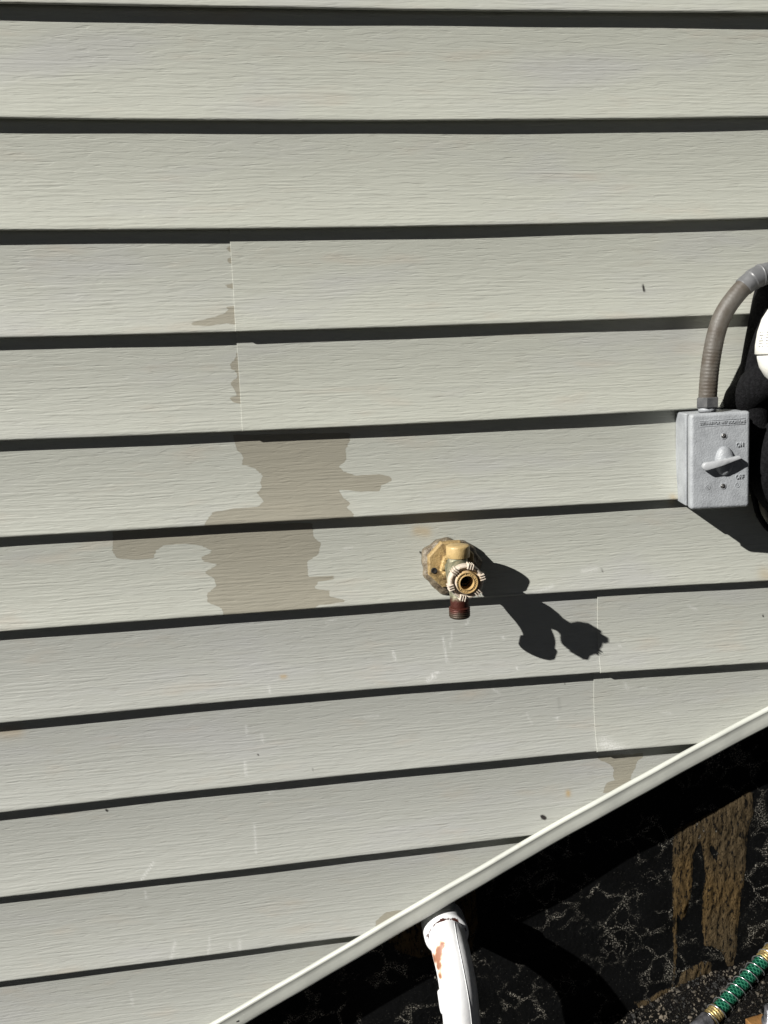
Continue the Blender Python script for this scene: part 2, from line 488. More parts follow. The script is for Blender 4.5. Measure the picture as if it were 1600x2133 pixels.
# ------------------------------------------------------------------ siding wall
H = 0.1143
DK = [0.0120, 0.0112, 0.0130, 0.0126, 0.0122, 0.0134, 0.0148, 0.0154, 0.0172, 0.0176, 0.0180]
ZF = [[0.0077, 0.00192, 0.00036], [0.0175, -0.00099, -0.00105], [0.01555, -0.00202, -0.00267], [0.00984, -0.00047, -0.0021],
      [0.01387, 0.00021, -0.0028], [-0.00209, -0.00214, 0.00045], [-0.01273, -0.00423, 0.00313], [-0.02168, -0.00319, 0.00593],
      [-0.01786, 0.00323, 0.00732], [0.0, 0.00891, 0.0067], [0.0, 0.00775, 0.0039]]
def Dk(k): return (0.88 if k < 5 else 0.80) * DK[k] if 0 <= k < len(DK) else (0.012 if k < 0 else 0.016)
def zb(k, x):
    x = np.clip(x, -0.5, 0.65)
    if 0 <= k < len(ZF): c = ZF[k]
    elif k < 0: c = [0.004, 0.001, 0.0]
    else: c = [0.0, 0.004, 0.002]
    return -k * H + np.polyval(c, x)

TRIM = [(-1.7, -1.945), (-0.6, -1.4255), (-0.228, -1.2388), (0.0113, -1.1184), (0.0549, -1.0963), (0.235, -1.0062), (0.40, -0.9285), (0.513, -0.8769), (0.66, -0.8115), (2.3, -0.08)]
TX = np.array([t[0] for t in TRIM]); TZ = np.array([t[1] for t in TRIM])
def zt(x): return np.interp(x, TX, TZ)          # top edge of the sloping trim

STAIN = [[4,5,[[-0.1446,-0.4639],[-0.1428,-0.474],[-0.1414,-0.4816],[-0.134,-0.4907],[-0.1359,-0.5007],[-0.1237,-0.5039],[-0.1119,-0.5147],[-0.1161,-0.5221],[-0.114,-0.5286],[-0.1207,-0.5359],[-0.1125,-0.5453],[-0.1204,-0.5513],[-0.1506,-0.5522],[-0.1732,-0.5547],[-0.1812,-0.5632],[-0.1883,-0.5756],[-0.0042,-0.5764],[-0.0051,-0.5658],[-0.0125,-0.5588],[-0.0071,-0.5526],[-0.0159,-0.5469],[-0.0218,-0.5362],[0.0051,-0.5408],[0.0284,-0.541],[0.0313,-0.5339],[0.0444,-0.5294],[0.0433,-0.5236],[0.0292,-0.5203],[0.0007,-0.5206],[-0.0144,-0.5146],[-0.0192,-0.508],[-0.0099,-0.5007],[-0.0107,-0.4879],[-0.0052,-0.4793],[-0.0034,-0.4679]]],[5,6,[[-0.293,-0.5667],[-0.2951,-0.5895],[-0.2965,-0.5971],[-0.2905,-0.6065],[-0.2663,-0.6094],[-0.2491,-0.6093],[-0.2446,-0.5992],[-0.2355,-0.5933],[-0.2107,-0.5928],[-0.1911,-0.5967],[-0.178,-0.6048],[-0.1921,-0.6104],[-0.1901,-0.6166],[-0.1728,-0.6209],[-0.1911,-0.6301],[-0.1791,-0.6376],[-0.1767,-0.647],[-0.1879,-0.6555],[-0.1887,-0.666],[-0.1715,-0.674],[-0.1676,-0.6904],[-0.0657,-0.6927],[-0.064,-0.6841],[-0.0533,-0.6786],[-0.0217,-0.6769],[-0.0215,-0.6736],[-0.0397,-0.6688],[-0.0381,-0.6622],[-0.0574,-0.6581],[-0.0518,-0.6504],[-0.0322,-0.6485],[-0.032,-0.6443],[-0.0645,-0.6436],[-0.0639,-0.6335],[-0.0648,-0.6255],[-0.0501,-0.6158],[-0.0456,-0.6028],[-0.0543,-0.5957],[-0.0558,-0.5759]]],[2,3,[[-0.1257,-0.2466],[-0.1373,-0.2481],[-0.1375,-0.2519],[-0.1324,-0.2542],[-0.13,-0.2594],[-0.1373,-0.2615],[-0.1368,-0.2667],[-0.1305,-0.2675],[-0.1312,-0.2888],[-0.142,-0.2908],[-0.1379,-0.2951],[-0.1314,-0.2966],[-0.1306,-0.3001],[-0.1316,-0.315],[-0.1419,-0.3156],[-0.1404,-0.3192],[-0.1452,-0.3243],[-0.1659,-0.329],[-0.183,-0.3329],[-0.1806,-0.3361],[-0.1612,-0.337],[-0.1415,-0.335],[-0.1291,-0.3371]]],[3,4,[[-0.1338,-0.3672],[-0.134,-0.3708],[-0.1371,-0.3761],[-0.1423,-0.3813],[-0.1414,-0.3867],[-0.1354,-0.3905],[-0.1352,-0.3968],[-0.1405,-0.4003],[-0.1438,-0.4038],[-0.1394,-0.4103],[-0.1363,-0.4177],[-0.1455,-0.42],[-0.1422,-0.4247],[-0.1289,-0.4299],[-0.1248,-0.3675]]],[8,9,[[0.3124,-0.9215],[0.3167,-0.9274],[0.3316,-0.9354],[0.337,-0.9426],[0.3351,-0.9533],[0.3383,-0.9581],[0.3256,-0.9623],[0.3193,-0.976],[0.36,-0.9759],[0.3618,-0.9539],[0.368,-0.9435],[0.37,-0.9349],[0.3785,-0.9303],[0.3783,-0.9226]]],[9,10,[[0.0305,-1.112],[0.0157,-1.1131],[0.0082,-1.1182],[0.0007,-1.1233],[0.0004,-1.1314],[0.0241,-1.1366],[0.047,-1.1151]]]]
SCUFF = [[0.3168, -0.8969, 0.3474, -0.9138, 0.007, 0.8], [0.2901, -0.9116, 0.3612, -0.92, 0.004, 0.6], [-0.3019, -1.0294, -0.2871, -1.0109, 0.0009, 1], [-0.2871, -1.0109, -0.2793, -1.0031, 0.0008, 0.9], [0.0807, -0.7881, 0.0903, -0.7844, 0.0022, 0.9], [0.3394, -0.8239, 0.3946, -0.8308, 0.001, 0.5], [0.3493, -0.8181, 0.3542, -0.8286, 0.0014, 0.5], [-0.1524, -0.8338, -0.1525, -0.8448, 0.0012, 0.7], [-0.1339, -0.8466, -0.1333, -0.8564, 0.0015, 0.5], [-0.1571, -0.8788, -0.1563, -0.8947, 0.0014, 0.6], [-0.1299, -0.9293, -0.1203, -0.9237, 0.001, 0.7], [-0.1507, -0.9687, -0.1511, -1.0046, 0.0013, 0.55], [-0.2626, -1.1188, -0.2694, -1.1425, 0.0016, 0.5], [-0.2182, -1.1191, -0.2211, -1.1421, 0.0012, 0.5], [-0.1795, -1.1264, -0.1807, -1.1454, 0.0018, 0.5], [-0.1922, -1.1297, -0.1917, -1.1411, 0.0012, 0.4], [0.2553, -0.8596, 0.256, -0.8604, 0.0016, 1], [0.3398, -0.7644, 0.3405, -0.7652, 0.001, 1], [0.2213, -0.6833, 0.2469, -0.6755, 0.002, 0.5], [0.2885, -0.6593, 0.3078, -0.6574, 0.0025, 0.5], [0.104, -0.7352, 0.1076, -0.7677, 0.0012, 0.7], [0.1167, -0.7265, 0.1131, -0.7487, 0.001, 0.7], [0.0384, -0.7491, 0.0406, -0.7589, 0.0014, 1], [0.1389, -0.7155, 0.1356, -0.7216, 0.001, 0.8], [-0.0167, -0.6123, -0.0077, -0.6104, 0.0015, 0.5], [0.1827, -0.7414, 0.184, -0.7428, 0.0013, 0.9], [0.1983, -0.7818, 0.1996, -0.7832, 0.0012, 0.9], [-0.0218, -0.7954, -0.0156, -0.794, 0.0014, 0.8], [-0.1209, -0.7803, -0.1201, -0.7867, 0.0012, 0.7], [0.4374, -0.7185, 0.4477, -0.7239, 0.0014, 0.6], [0.4008, -0.8636, 0.4146, -0.8662, 0.0014, 0.5], [-0.0449, -0.7045, -0.0328, -0.7017, 0.0012, 0.6], [0.1691, -0.8123, 0.1786, -0.8197, 0.0012, 0.6], [0.214, -0.8497, 0.2205, -0.8638, 0.001, 0.4], [0.0872, -0.7822, 0.0948, -0.7796, 0.0012, 0.9], [-0.2963, -1.0485, -0.2954, -1.0589, 0.0012, 0.6], [-0.0019, -0.8362, 0.0167, -0.836, 0.001, 0.6], [-0.3269, -1.1913, -0.3254, -1.2094, 0.0015, 0.4]]
SPECK = [[0.3638, -0.3038, 0.3652, -0.3107, 0.0016, 0.8], [0.078, -0.6227, 0.0786, -0.6234, 0.0012, 1], [0.2333, -0.9978, 0.2366, -0.9996, 0.0022, 1.2], [-0.1409, -0.8713, -0.1404, -0.872, 0.0009, 1], [-0.0726, -0.894, -0.0721, -0.8967, 0.001, 0.7], [0.2586, -0.8336, 0.2599, -0.8472, 0.004, 0.25], [0.2671, -0.8129, 0.2678, -0.8136, 0.001, 0.9], [-0.3344, -0.9296, -0.3328, -0.9311, 0.0014, 1], [0.543, -0.739, 0.5438, -0.7404, 0.0012, 0.8], [0.3143, -0.6579, 0.315, -0.6624, 0.0012, 0.6], [-0.2845, -0.4316, -0.1788, -0.4418, 0.0005, 0.0]]
RUST = [[0.2716, -0.9689, 0.2716, -0.9724, 0.0028, 0.9], [-0.1041, -0.7696, -0.0999, -0.7694, 0.002, 0.8], [0.2381, -0.9105, 0.2388, -0.9119, 0.0018, 0.9], [0.0751, -0.5944, 0.086, -0.5963, 0.006, 0.5], [0.4067, -0.5688, 0.4108, -0.5771, 0.004, 0.5], [0.5374, -0.6795, 0.5444, -0.6833, 0.008, 0.35], [-0.4468, -0.8133, -0.4301, -0.8136, 0.008, 0.4]]
MORTAR = [[[0.4502,-1.0741],[0.4637,-1.0692],[0.4927,-1.0573],[0.5114,-1.0485],[0.5447,-1.0348],[0.5591,-1.0234],[0.5698,-1.0257],[0.5724,-1.0617],[0.5661,-1.0873],[0.5649,-1.1091],[0.5641,-1.1401],[0.5632,-1.1713],[0.5598,-1.1934],[0.5602,-1.2275],[0.5567,-1.25],[0.5571,-1.2846],[0.5539,-1.3144],[0.5428,-1.3129],[0.533,-1.286],[0.5173,-1.2746],[0.5041,-1.2717],[0.4999,-1.2425],[0.4991,-1.1858],[0.5023,-1.1527],[0.4979,-1.119],[0.4919,-1.0963],[0.482,-1.1171],[0.4819,-1.1502],[0.4797,-1.1834],[0.4742,-1.2119],[0.466,-1.2244],[0.4581,-1.2098],[0.4605,-1.26],[0.4582,-1.2942],[0.4561,-1.3356],[0.4534,-1.3353],[0.4543,-1.2707],[0.4498,-1.1796],[0.4491,-1.1132]],[[0.5047,-1.1],[0.5202,-1.1172],[0.5187,-1.1347],[0.5107,-1.1205]],[[0.4582,-1.3359],[0.4684,-1.3095],[0.5006,-1.2977],[0.5149,-1.2997],[0.519,-1.3236],[0.4908,-1.3312],[0.4562,-1.3427]],[[0.3937,-1.3523],[0.4153,-1.3507],[0.4366,-1.3375],[0.4539,-1.3353],[0.4541,-1.3423],[0.4241,-1.3591],[0.4049,-1.3703]],[[0.1518,-1.1341],[0.1539,-1.1864],[0.144,-1.2334],[0.1241,-1.2219],[0.0681,-1.2318],[0.0408,-1.2193],[0.0219,-1.1994],[0.0303,-1.1832],[0.086,-1.1581],[0.1459,-1.127]]]

def sdf(px, pz, poly):
    """signed distance to a polygon, positive inside"""
    P = np.array(poly); Q = np.roll(P, -1, 0)
    d = np.full(px.shape, 1e9); ins = np.zeros(px.shape, bool)
    for (ax, az), (bx, bz) in zip(P, Q):
        ex, ez = bx - ax, bz - az
        t = np.clip(((px - ax) * ex + (pz - az) * ez) / (ex * ex + ez * ez + 1e-12), 0, 1)
        d = np.minimum(d, np.hypot(px - ax - t * ex, pz - az - t * ez))
        c = ((az > pz) != (bz > pz))
        xi = ax + (pz - az) * ex / (ez if abs(ez) > 1e-12 else 1e-12)
        ins ^= c & (px < xi)
    return np.where(ins, d, -d)

def caps(px, pz, lst):
    out = np.zeros(px.shape)
    for x0, z0, x1, z1, w, I in lst:
        ex, ez = x1 - x0, z1 - z0
        t = np.clip(((px - x0) * ex + (pz - z0) * ez) / (ex * ex + ez * ez + 1e-9), 0, 1)
        d = np.hypot(px - x0 - t * ex, pz - z0 - t * ez)
        out = np.maximum(out, I * np.exp(-(d / (w * 1.15)) ** 2))
    return out

def colour_attr(me, name, arr):
    a = me.attributes.new(name, 'FLOAT_COLOR', 'POINT')
    a.data.foreach_set('color', np.asarray(arr, dtype=np.float32).ravel())

wall_root = empty('house_wall', (0.1, 0.0, -1.95), label='wall of faded grey vinyl clapboard siding ending in a sloping trim strip', cat='wall')
WO = np.array([0.1, 0.0, -1.95])

def panel(ka, kb, x0, x1, yoff=0.0, end_left=False, tint=0.0, name='siding_panel'):
    """one siding panel: courses ka..kb between x0 and x1"""
    xs = []
    x = x0
    while x < x1 - 1e-6:
        xs.append(x)
        x += 0.0022 if -0.47 < x < 0.66 else 0.05
    xs.append(x1)
    if end_left: xs[1:1] = [x0 + 0.00012, x0 + 0.0004, x0 + 0.0007]
    xs = np.array(xs)
    V = []; C = []; MK = []; faces = []
    base = 0
    tin = tint
    for k in range(ka, kb + 1):
        # profile down the course: y depth and z
        zt_ = zb(k - 1, xs); zl = zb(k, xs); D = Dk(k)
        Dp = Dk(k - 1)
        vis = (k >= -1 and k <= 12)
        nT = 44 if vis else 8
        T = np.linspace(0, 1, nT)
        rows = []
        rows.append((-0.0004 * np.ones_like(xs), zt_ + (0.018 if k == ka else 0.006), 0.0))
        for t in T:
            z = zt_ + (zl - zt_ + 0.0022) * t
            y = (-D * t ** 2.7 + 0.0014 * math.sin(math.pi * t)) * np.ones_like(xs) - 0.0004
            rows.append((y, z, t))
        # rolled butt edge and the return under it
        for q in (0.25, 0.5, 0.75, 1.0):
            a = q * math.pi / 2 * 1.25
            rows.append((np.full_like(xs, -D - 0.0004 + 0.0022 * (1 - math.cos(a)) - 0.0004 * math.sin(a)), zl + 0.0022 - 0.0024 * math.sin(a), 1.0))
        rows.append((np.full_like(xs, -0.0012), zl + 0.0028, 1.0))
        nx = len(xs)
        wav = 0.0004 * np.sin(xs * 9 + k * 2.1) + 0.00025 * np.sin(xs * 23 + k)
        for (y, z, t) in rows:
            yy = y - yoff + wav * t
            if end_left: yy = yy + np.where(xs < x0 + 0.0001, 0.0004, 0.0)
            V.append(np.stack([xs, yy, z], 1))
            C.append(np.stack([np.full(nx, (k * 0.377 + ka * 0.11) % 1.0), np.full(nx, t), np.full(nx, tin), np.ones(nx)], 1))
            mk = np.zeros((nx, 4))
            if vis:
                f = np.full(nx, -1.0)
                for a_, b_, poly in STAIN:
                    if b_ == k and not (end_left and k < 6): f = np.maximum(f, sdf(xs, z, poly))
                mk[:, 0] = np.clip(0.5 + f / 0.012, 0, 1)
                mk[:, 1] = caps(xs, z, SCUFF); mk[:, 2] = caps(xs, z, SPECK); mk[:, 3] = caps(xs, z, RUST)
            MK.append(mk)
        nr = len(rows)
        I = np.arange(nr * nx).reshape(nr, nx) + base
        q = np.stack([I[:-1, :-1], I[1:, :-1], I[1:, 1:], I[:-1, 1:]], -1).reshape(-1, 4)
        faces.append(q)
        base += nr * nx
    V = np.concatenate(V); C = np.concatenate(C); MK = np.concatenate(MK); Fq = np.concatenate(faces)
    # keep what is above the sloping trim
    lim = zt(V[:, 0]) - 0.020
    keep = (V[:, 2] > lim)
    fk = keep[Fq].any(1)
    Fq = Fq[fk]
    used = np.unique(Fq)
    if len(used) < 4: return None
    remap = -np.ones(len(V), int); remap[used] = np.arange(len(used))
    V = V[used]; C = C[used]; MK = MK[used]; Fq = remap[Fq]
    V[:, 2] = np.maximum(V[:, 2], zt(V[:, 0]) - 0.022)
    V = V - WO
    me = bpy.data.meshes.new(name)
    me.vertices.add(len(V)); me.vertices.foreach_set('co', V.astype(np.float32).ravel())
    me.loops.add(Fq.size); me.loops.foreach_set('vertex_index', Fq.ravel().astype(np.int32))
    me.polygons.add(len(Fq)); me.polygons.foreach_set('loop_start', np.arange(0, Fq.size, 4, dtype=np.int32))
    me.polygons.foreach_set('loop_total', np.full(len(Fq), 4, dtype=np.int32))
    me.update(calc_edges=True)
    colour_attr(me, 'course', C); colour_attr(me, 'marks', MK)
    o = bpy.data.objects.new(name, me); COL.objects.link(o)
    me.materials.append(M['siding'])
    me.polygons.foreach_set('use_smooth', np.ones(len(me.polygons), bool))
    o.parent = wall_root
    return o

XL, XR = -1.6, 2.2
for ka, tint in ((-5, 0.1), (-3, 0.05), (-1, 0.1), (1, 0.0)):
    panel(ka, ka + 1, XL, XR, tint=tint)
panel(3, 4, XL, -0.118, tint=0.25)
panel(3, 4, -0.1327, XR, yoff=0.0016, end_left=True, tint=0.05)
panel(5, 6, XL, XR, tint=0.3)
panel(7, 7, XL, 0.322, tint=0.9); panel(7, 7, 0.3105, XR, yoff=0.0021, end_left=True, tint=0.5)
panel(8, 8, XL, 0.320, tint=0.9); panel(8, 8, 0.3065, XR, yoff=0.0021, end_left=True, tint=0.6)
for ka, tint in ((9, 0.85), (11, 0.85), (13, 0.9), (15, 0.9)):
    panel(ka, ka + 1, XL, XR, tint=tint)

# sloping trim under the siding: a channel with a rolled lip, a flat face and a return
def trim():
    xs = sorted(set([round(v, 4) for v in np.arange(-1.6, 2.2, 0.01)]))
    prof = [(-0.026, 0.004), (-0.026, -0.0165), (-0.0012, -0.0168), (0.0, -0.0174), (0.0003, -0.0188), (0.0001, -0.0202), (-0.0009, -0.0214), (-0.0024, -0.0220), (-0.0036, -0.0217),
            (-0.0046, -0.0213), (-0.012, -0.0212), (-0.020, -0.0211), (-0.0268, -0.0208), (-0.0292, -0.0200), (-0.0305, -0.0180), (-0.0308, -0.014), (-0.0308, 0.048)]
    V = []; F = []
    for x in xs:
        z0 = float(zt(x)); sl = float((zt(x + 0.02) - zt(x - 0.02)) / 0.04); c = 1 / math.sqrt(1 + sl * sl)
        w = 0.0003 * math.sin(x * 31) + 0.0002 * math.sin(x * 77)
        for d, y in prof:
            V.append((x - WO[0], y + w - WO[1], z0 + d * 0.90 - 0.0024 - WO[2]))
    n = len(prof)
    for i in range(len(xs) - 1):
        for j in range(n - 1):
            F.append((i * n + j, i * n + j + 1, (i + 1) * n + j + 1, (i + 1) * n + j))
    me = bpy.data.meshes.new('bottom_trim'); me.from_pydata(V, [], F); me.update()
    o = obj('bottom_trim', me, M['trim'], wall_root)
    o['label'] = 'sloping pale trim channel with a rolled lip'
    md = o.modifiers.new('thick', 'SOLIDIFY'); md.thickness = 0.001; md.offset = 1
    return o
trim_o = trim()
# a nail hole in the trim face
b = bmesh.new()
tx = -0.189
lathe(b, [(0.0, -0.0226), (0.0011, -0.0226), (0.0016, -0.0223), (0.0018, -0.0212)], 10, 'Y', (tx - WO[0], 0, float(zt(tx)) - 0.018 - WO[2]), wob=lambda a, h: 1 + 0.5 * math.sin(2 * a + 1))
obj('nail', b, M['gasket'], wall_root)

# ------------------------------------------------------------------ foundation
def foundation():
    root = np.array([0.3, 0.05, -2.1])
    xs = np.concatenate([np.arange(-1.6, -0.12, 0.08), np.arange(-0.12, 0.70, 0.003), np.arange(0.70, 2.25, 0.08)])
    zs = np.concatenate([np.arange(-2.1, -1.48, 0.06), np.arange(-1.48, -0.88, 0.003), np.arange(-0.88, -0.05, 0.06)])
    X, Z = np.meshgrid(xs, zs)
    f = np.full(X.shape, -1.0)
    for i, poly in enumerate(MORTAR):
        s_ = sdf(X.ravel(), Z.ravel(), poly).reshape(X.shape)
        if i == 1: f = np.minimum(f, -s_)
        else: f = np.maximum(f, s_)
    mk = np.clip(0.5 + f / 0.02, 0, 1)
    Y = 0.046 + 0.0012 * np.sin(X * 31 + Z * 12) + 0.0008 * np.sin(Z * 57 - X * 20)
    Y = Y - np.clip(f / 0.006, 0, 1) * (0.0014 + 0.0012 * np.sin(X * 420 + 2 * np.sin(Z * 60)) * np.sin(Z * 90 + X * 33))
    V = np.stack([X, Y, Z], -1).reshape(-1, 3) - root
    n, k = X.shape
    I = np.arange(n * k).reshape(n, k)
    Fq = np.stack([I[:-1, :-1], I[:-1, 1:], I[1:, 1:], I[1:, :-1]], -1).reshape(-1, 4)
    me = bpy.data.meshes.new('foundation_wall'); me.from_pydata(V.tolist(), [], Fq.tolist()); me.update()
    a = np.zeros((n * k, 4)); a[:, 0] = mk.ravel(); a[:, 3] = 1
    colour_attr(me, 'marks', a)
    o = obj('foundation_wall', me, M['found'], None, loc=tuple(root))
    return tag(o, 'black tar-coated foundation wall with pale cracks and bare brown mortar patches', 'wall')
foundation()

# ------------------------------------------------------------------ ground
def gz(x, y):
    z = -1.349 + 0.32 * (np.clip(x, -1.2, 1.4) - 0.437)
    return z + 0.03 * np.clip(y, -3, 0.05) + 0.004 * np.sin(x * 40 + y * 23) + 0.003 * np.sin(y * 71 - x * 30)
def ground():
    def axis(lo, a, c, hi, fine, coarse):
        return np.concatenate([-np.geomspace(-lo if lo < 0 else 1, max(0.001, -a), 14)[:-1] if a < 0 else [lo], np.arange(a, c, fine), np.geomspace(max(c, 0.001), hi, 14)])
    xs = np.concatenate([[-60, -20, -8, -4, -2, -1.5, -1.2], np.arange(-1.0, 0.2, 0.04), np.arange(0.2, 0.8, 0.006), [0.85, 0.95, 1.1, 1.4, 2, 4, 8, 20, 60]])
    ys = np.concatenate([[-60, -20, -8, -4, -2, -1.4, -1.0, -0.8, -0.6, -0.45], np.arange(-0.4, 0.06, 0.006), [0.07]])
    X, Y = np.meshgrid(xs, ys)
    Z = gz(X, Y)
    V = np.stack([X, Y, Z], -1).reshape(-1, 3)
    n, k = X.shape
    I = np.arange(n * k).reshape(n, k)
    Fq = np.stack([I[:-1, :-1], I[:-1, 1:], I[1:, 1:], I[1:, :-1]], -1).reshape(-1, 4)
    me = bpy.data.meshes.new('ground'); me.from_pydata(V.tolist(), [], Fq.tolist()); me.update()
    tag(obj('ground', me, M['soil']), kind='structure', label='dark gritty soil at the foot of the foundation')
ground()

def gravel():
    b = bmesh.new()
    ico = bmesh.new(); bmesh.ops.create_icosphere(ico, subdivisions=1, radius=1)
    base = [v.co.copy() for v in ico.verts]; fc = [[v.index for v in f.verts] for f in ico.faces]; ico.free()
    V = []; F = []
    for i in range(5200):
        x = rng.uniform(0.30, 0.78); y = 0.052 - rng.uniform(0, 1) ** 1.3 * 0.30
        r = 0.0009 + 0.0022 * rng.random() ** 3
        z = float(gz(x, y)) + r * 0.2
        e = rng.uniform(0.6, 1.3, 3) * r; o = len(V)
        a = rng.uniform(0, 6.28)
        for c in base:
            j = 1 + 0.25 * rng.standard_normal()
            cx, cy = c.x * math.cos(a) - c.y * math.sin(a), c.x * math.sin(a) + c.y * math.cos(a)
            V.append((x + cx * e[0] * j, y + cy * e[1] * j, z + c.z * e[2] * j))
        F += [[o + q for q in f] for f in fc]
    me = bpy.data.meshes.new('gravel'); me.from_pydata(V, [], F); me.update()
    tag(obj('gravel', me, M['pebble'], smooth=False), 'fine dark grit and crumbs on the soil beside the green hose', 'gravel', kind='stuff')
gravel()

# ------------------------------------------------------------------ tap
tap = empty('garden_tap', (0.1145, -0.010, -0.6365), label='tan and white outdoor tap with round handle and brown threaded spout', cat='tap')
# everything in the tap's own frame: -Y is out from the wall
b = bmesh.new()
def wob_seal(a, h): return 1 + 0.05 * math.sin(3 * a + 0.7) + 0.035 * math.sin(7 * a + 2) + 0.02 * math.sin(13 * a) + 0.06 * max(0, math.sin(a + 2.4))
lathe(b, [(0.0385, 0.010), (0.0380, 0.0015), (0.0362, -0.0008), (0.0335, -0.0022), (0.031, -0.0034), (0.029, -0.0052), (0.0272, -0.006), (0.02, -0.006)], 72, 'Y', wob=wob_seal)
for v in b.verts:
    v.co.z = v.co.z * 0.90 - 0.003
    v.co.x *= 0.97
    v.co.y += 0.0009 * math.sin(v.co.x * 600) * math.sin(v.co.z * 520 + 1)
    v.co.y -= 0.0015 * (-v.co.z / 0.03)
obj('sealant', b, M['seal'], tap)['label'] = 'lumpy brown sealant smeared round the flange'

def prism(b, n, prof, rot=0.0, center=(0, 0)):
    rings = []
    for r, y in prof:
        rings.append([b.verts.new((center[0] + r * math.cos(rot + 2 * math.pi * i / n), y, center[1] + r * math.sin(rot + 2 * math.pi * i / n))) for i in range(n)])
    for k in range(len(rings) - 1):
        for i in range(n):
            j = (i + 1) % n
            b.faces.new((rings[k][i], rings[k][j], rings[k + 1][j], rings[k + 1][i]))
    b.faces.new(rings[0]); b.faces.new(rings[-1])
    bmesh.ops.recalc_face_normals(b, faces=b.faces[:])
b = bmesh.new()
prism(b, 8, [(0.0312, -0.002), (0.0312, -0.0095), (0.0300, -0.0115), (0.0290, -0.0120), (0.0275, -0.0120), (0.0180, -0.0135), (0.012, -0.0135)], math.pi / 8, (-0.0012, 0.001))
fl = sharp(obj('flange', b, M['tan_dark'], tap), 25)
for sx in (-1, 1):
    b = bmesh.new()
    lathe(b, [(0.0, -0.0128), (0.0026, -0.0132), (0.0034, -0.0136), (0.0040, -0.0128), (0.0040, -0.006)], 20, 'Y', (sx * 0.0222 - 0.0012, 0, -0.005))
    obj('screw_hole', b, M['gasket'], fl)  # solid black disc, its colour standing for the shade inside the hole
b = bmesh.new()
prism(b, 6, [(0.0178, -0.008), (0.0178, -0.0185), (0.0165, -0.0205), (0.0135, -0.0205), (0.0130, -0.0185), (0.008, -0.0185)], 0.25)
sharp(obj('hex_collar', b, M['tan'], tap), 25)
# hex lugs of the collar
b = bmesh.new()
for a in (150, 180, 212):
    mt = Matrix.Rotation(-R(a), 4, 'Y')
    rounded_box(b, 0.0118, 0.0168, -0.024, -0.015, -0.0022, 0.0022, 0.0007, 2, mt)
obj('collar_lug', b, M['tan'], tap)
# barrel, valve body and spout as one casting
b = bmesh.new()
lathe(b, [(0.0125, -0.006), (0.0125, -0.028), (0.0138, -0.034), (0.0140, -0.052), (0.0120, -0.058), (0.0095, -0.062), (0.0085, -0.074)], 40, 'Y', (0, 0, 0.000))
lathe(b, [(0.0118, 0.017), (0.0122, 0.006), (0.0132, -0.004), (0.0134, -0.012)], 40, 'Z', (0.0015, -0.034, 0))
sp = spline([(0.0003, -0.034, 0.004), (0.0, -0.038, -0.010), (-0.0003, -0.046, -0.022), (-0.0008, -0.051, -0.034), (-0.0012, -0.052, -0.0525)], 8)
tube(b, sp, lambda s, i: 0.0142 - 0.0034 * min(1, s / 0.045), 40)
obj('valve_body', b, M['spout'], tap)
b = bmesh.new()
prof = [(0.0108, -0.0435)]
z = -0.044
for k in range(5):
    prof += [(0.0117, z - 0.0004), (0.0128, z - 0.0010), (0.0128, z - 0.0015), (0.0117, z - 0.0021)]
    z -= 0.0024
prof += [(0.0120, z - 0.0006), (0.0110, z - 0.0012), (0.0095, z - 0.0012), (0.0092, z + 0.006)]
lathe(b, [(r_, h_ + 0.0028) for r_, h_ in prof], 48, 'Z', (-0.0012, -0.052, 0))
obj('spout_thread', b, M['spout'], tap)
# vacuum breaker cap
b = bmesh.new()
lathe(b, [(0.0120, 0.0140), (0.0139, 0.0142), (0.0144, 0.0150), (0.0144, 0.0268), (0.0140, 0.0282), (0.0128, 0.0290), (0.006, 0.0294), (0.0, 0.0295)], 56, 'Z', (0.0026, -0.0325, 0.001))
sharp(obj('breaker_cap', b, M['tan'], tap), 60)
# wheel handle: its own frame so the paint follows it
hc = Vector((0.0002, -0.0, -0.0022))
b = bmesh.new()
N = 120
def hw(a, h): return 1.0
lathe(b, [(0.0085, -0.066), (0.0105, -0.070), (0.0165, -0.0725), (0.0196, -0.0745), (0.0206, -0.0775), (0.0207, -0.0835), (0.0203, -0.0855), (0.0194, -0.0872),
          (0.0180, -0.0876), (0.0170, -0.0864), (0.0156, -0.0826), (0.0134, -0.0822), (0.0131, -0.0900), (0.0126, -0.0908), (0.0118, -0.0908), (0.0115, -0.0900), (0.0094, -0.0900), (0.0089, -0.0907),
          (0.0084, -0.0908), (0.0081, -0.0898), (0.0080, -0.068), (0.003, -0.0675)], N, 'Y')
for g in range(6):
    ga = 75 - 60 * g
    for dw in (-1, 0, 1):
        mt = Matrix.Rotation(-R(ga), 4, 'Y') @ Matrix.Translation((0, 0, dw * 0.0028))
        rounded_box(b, 0.0156, 0.0224, -0.0902, -0.0775, -0.00068, 0.00068, 0.0006, 2, mt)
    mt = Matrix.Rotation(-R(ga), 4, 'Y')
    rounded_box(b, 0.0152, 0.0212, -0.0872, -0.0775, -0.0036, 0.0036, 0.0008, 2, mt)
hd = sharp(obj('handle', b, M['handle'], tap, loc=hc), 40)
# raised lettering ring reads only as little bumps
b = bmesh.new()
for i in range(26):
    a = 2 * math.pi * i / 26
    if random.random() < 0.25: continue
    mt = Matrix.Rotation(-a, 4, 'Y')
    rounded_box(b, 0.0097, 0.0112, -0.0906, -0.0894, -0.0003, 0.0003 + 0.0004 * random.random(), 0.0002, 1, mt)
obj('raised_marks', b, M['tan'], hd)
b = bmesh.new()
lathe(b, [(0.0, -0.0740), (0.0050, -0.0740), (0.0079, -0.0735), (0.0079, -0.069)], 24, 'Y')
obj('bore_disc', b, M['gasket'], hd)  # black disc; the shade deep in the bore is put in its colour

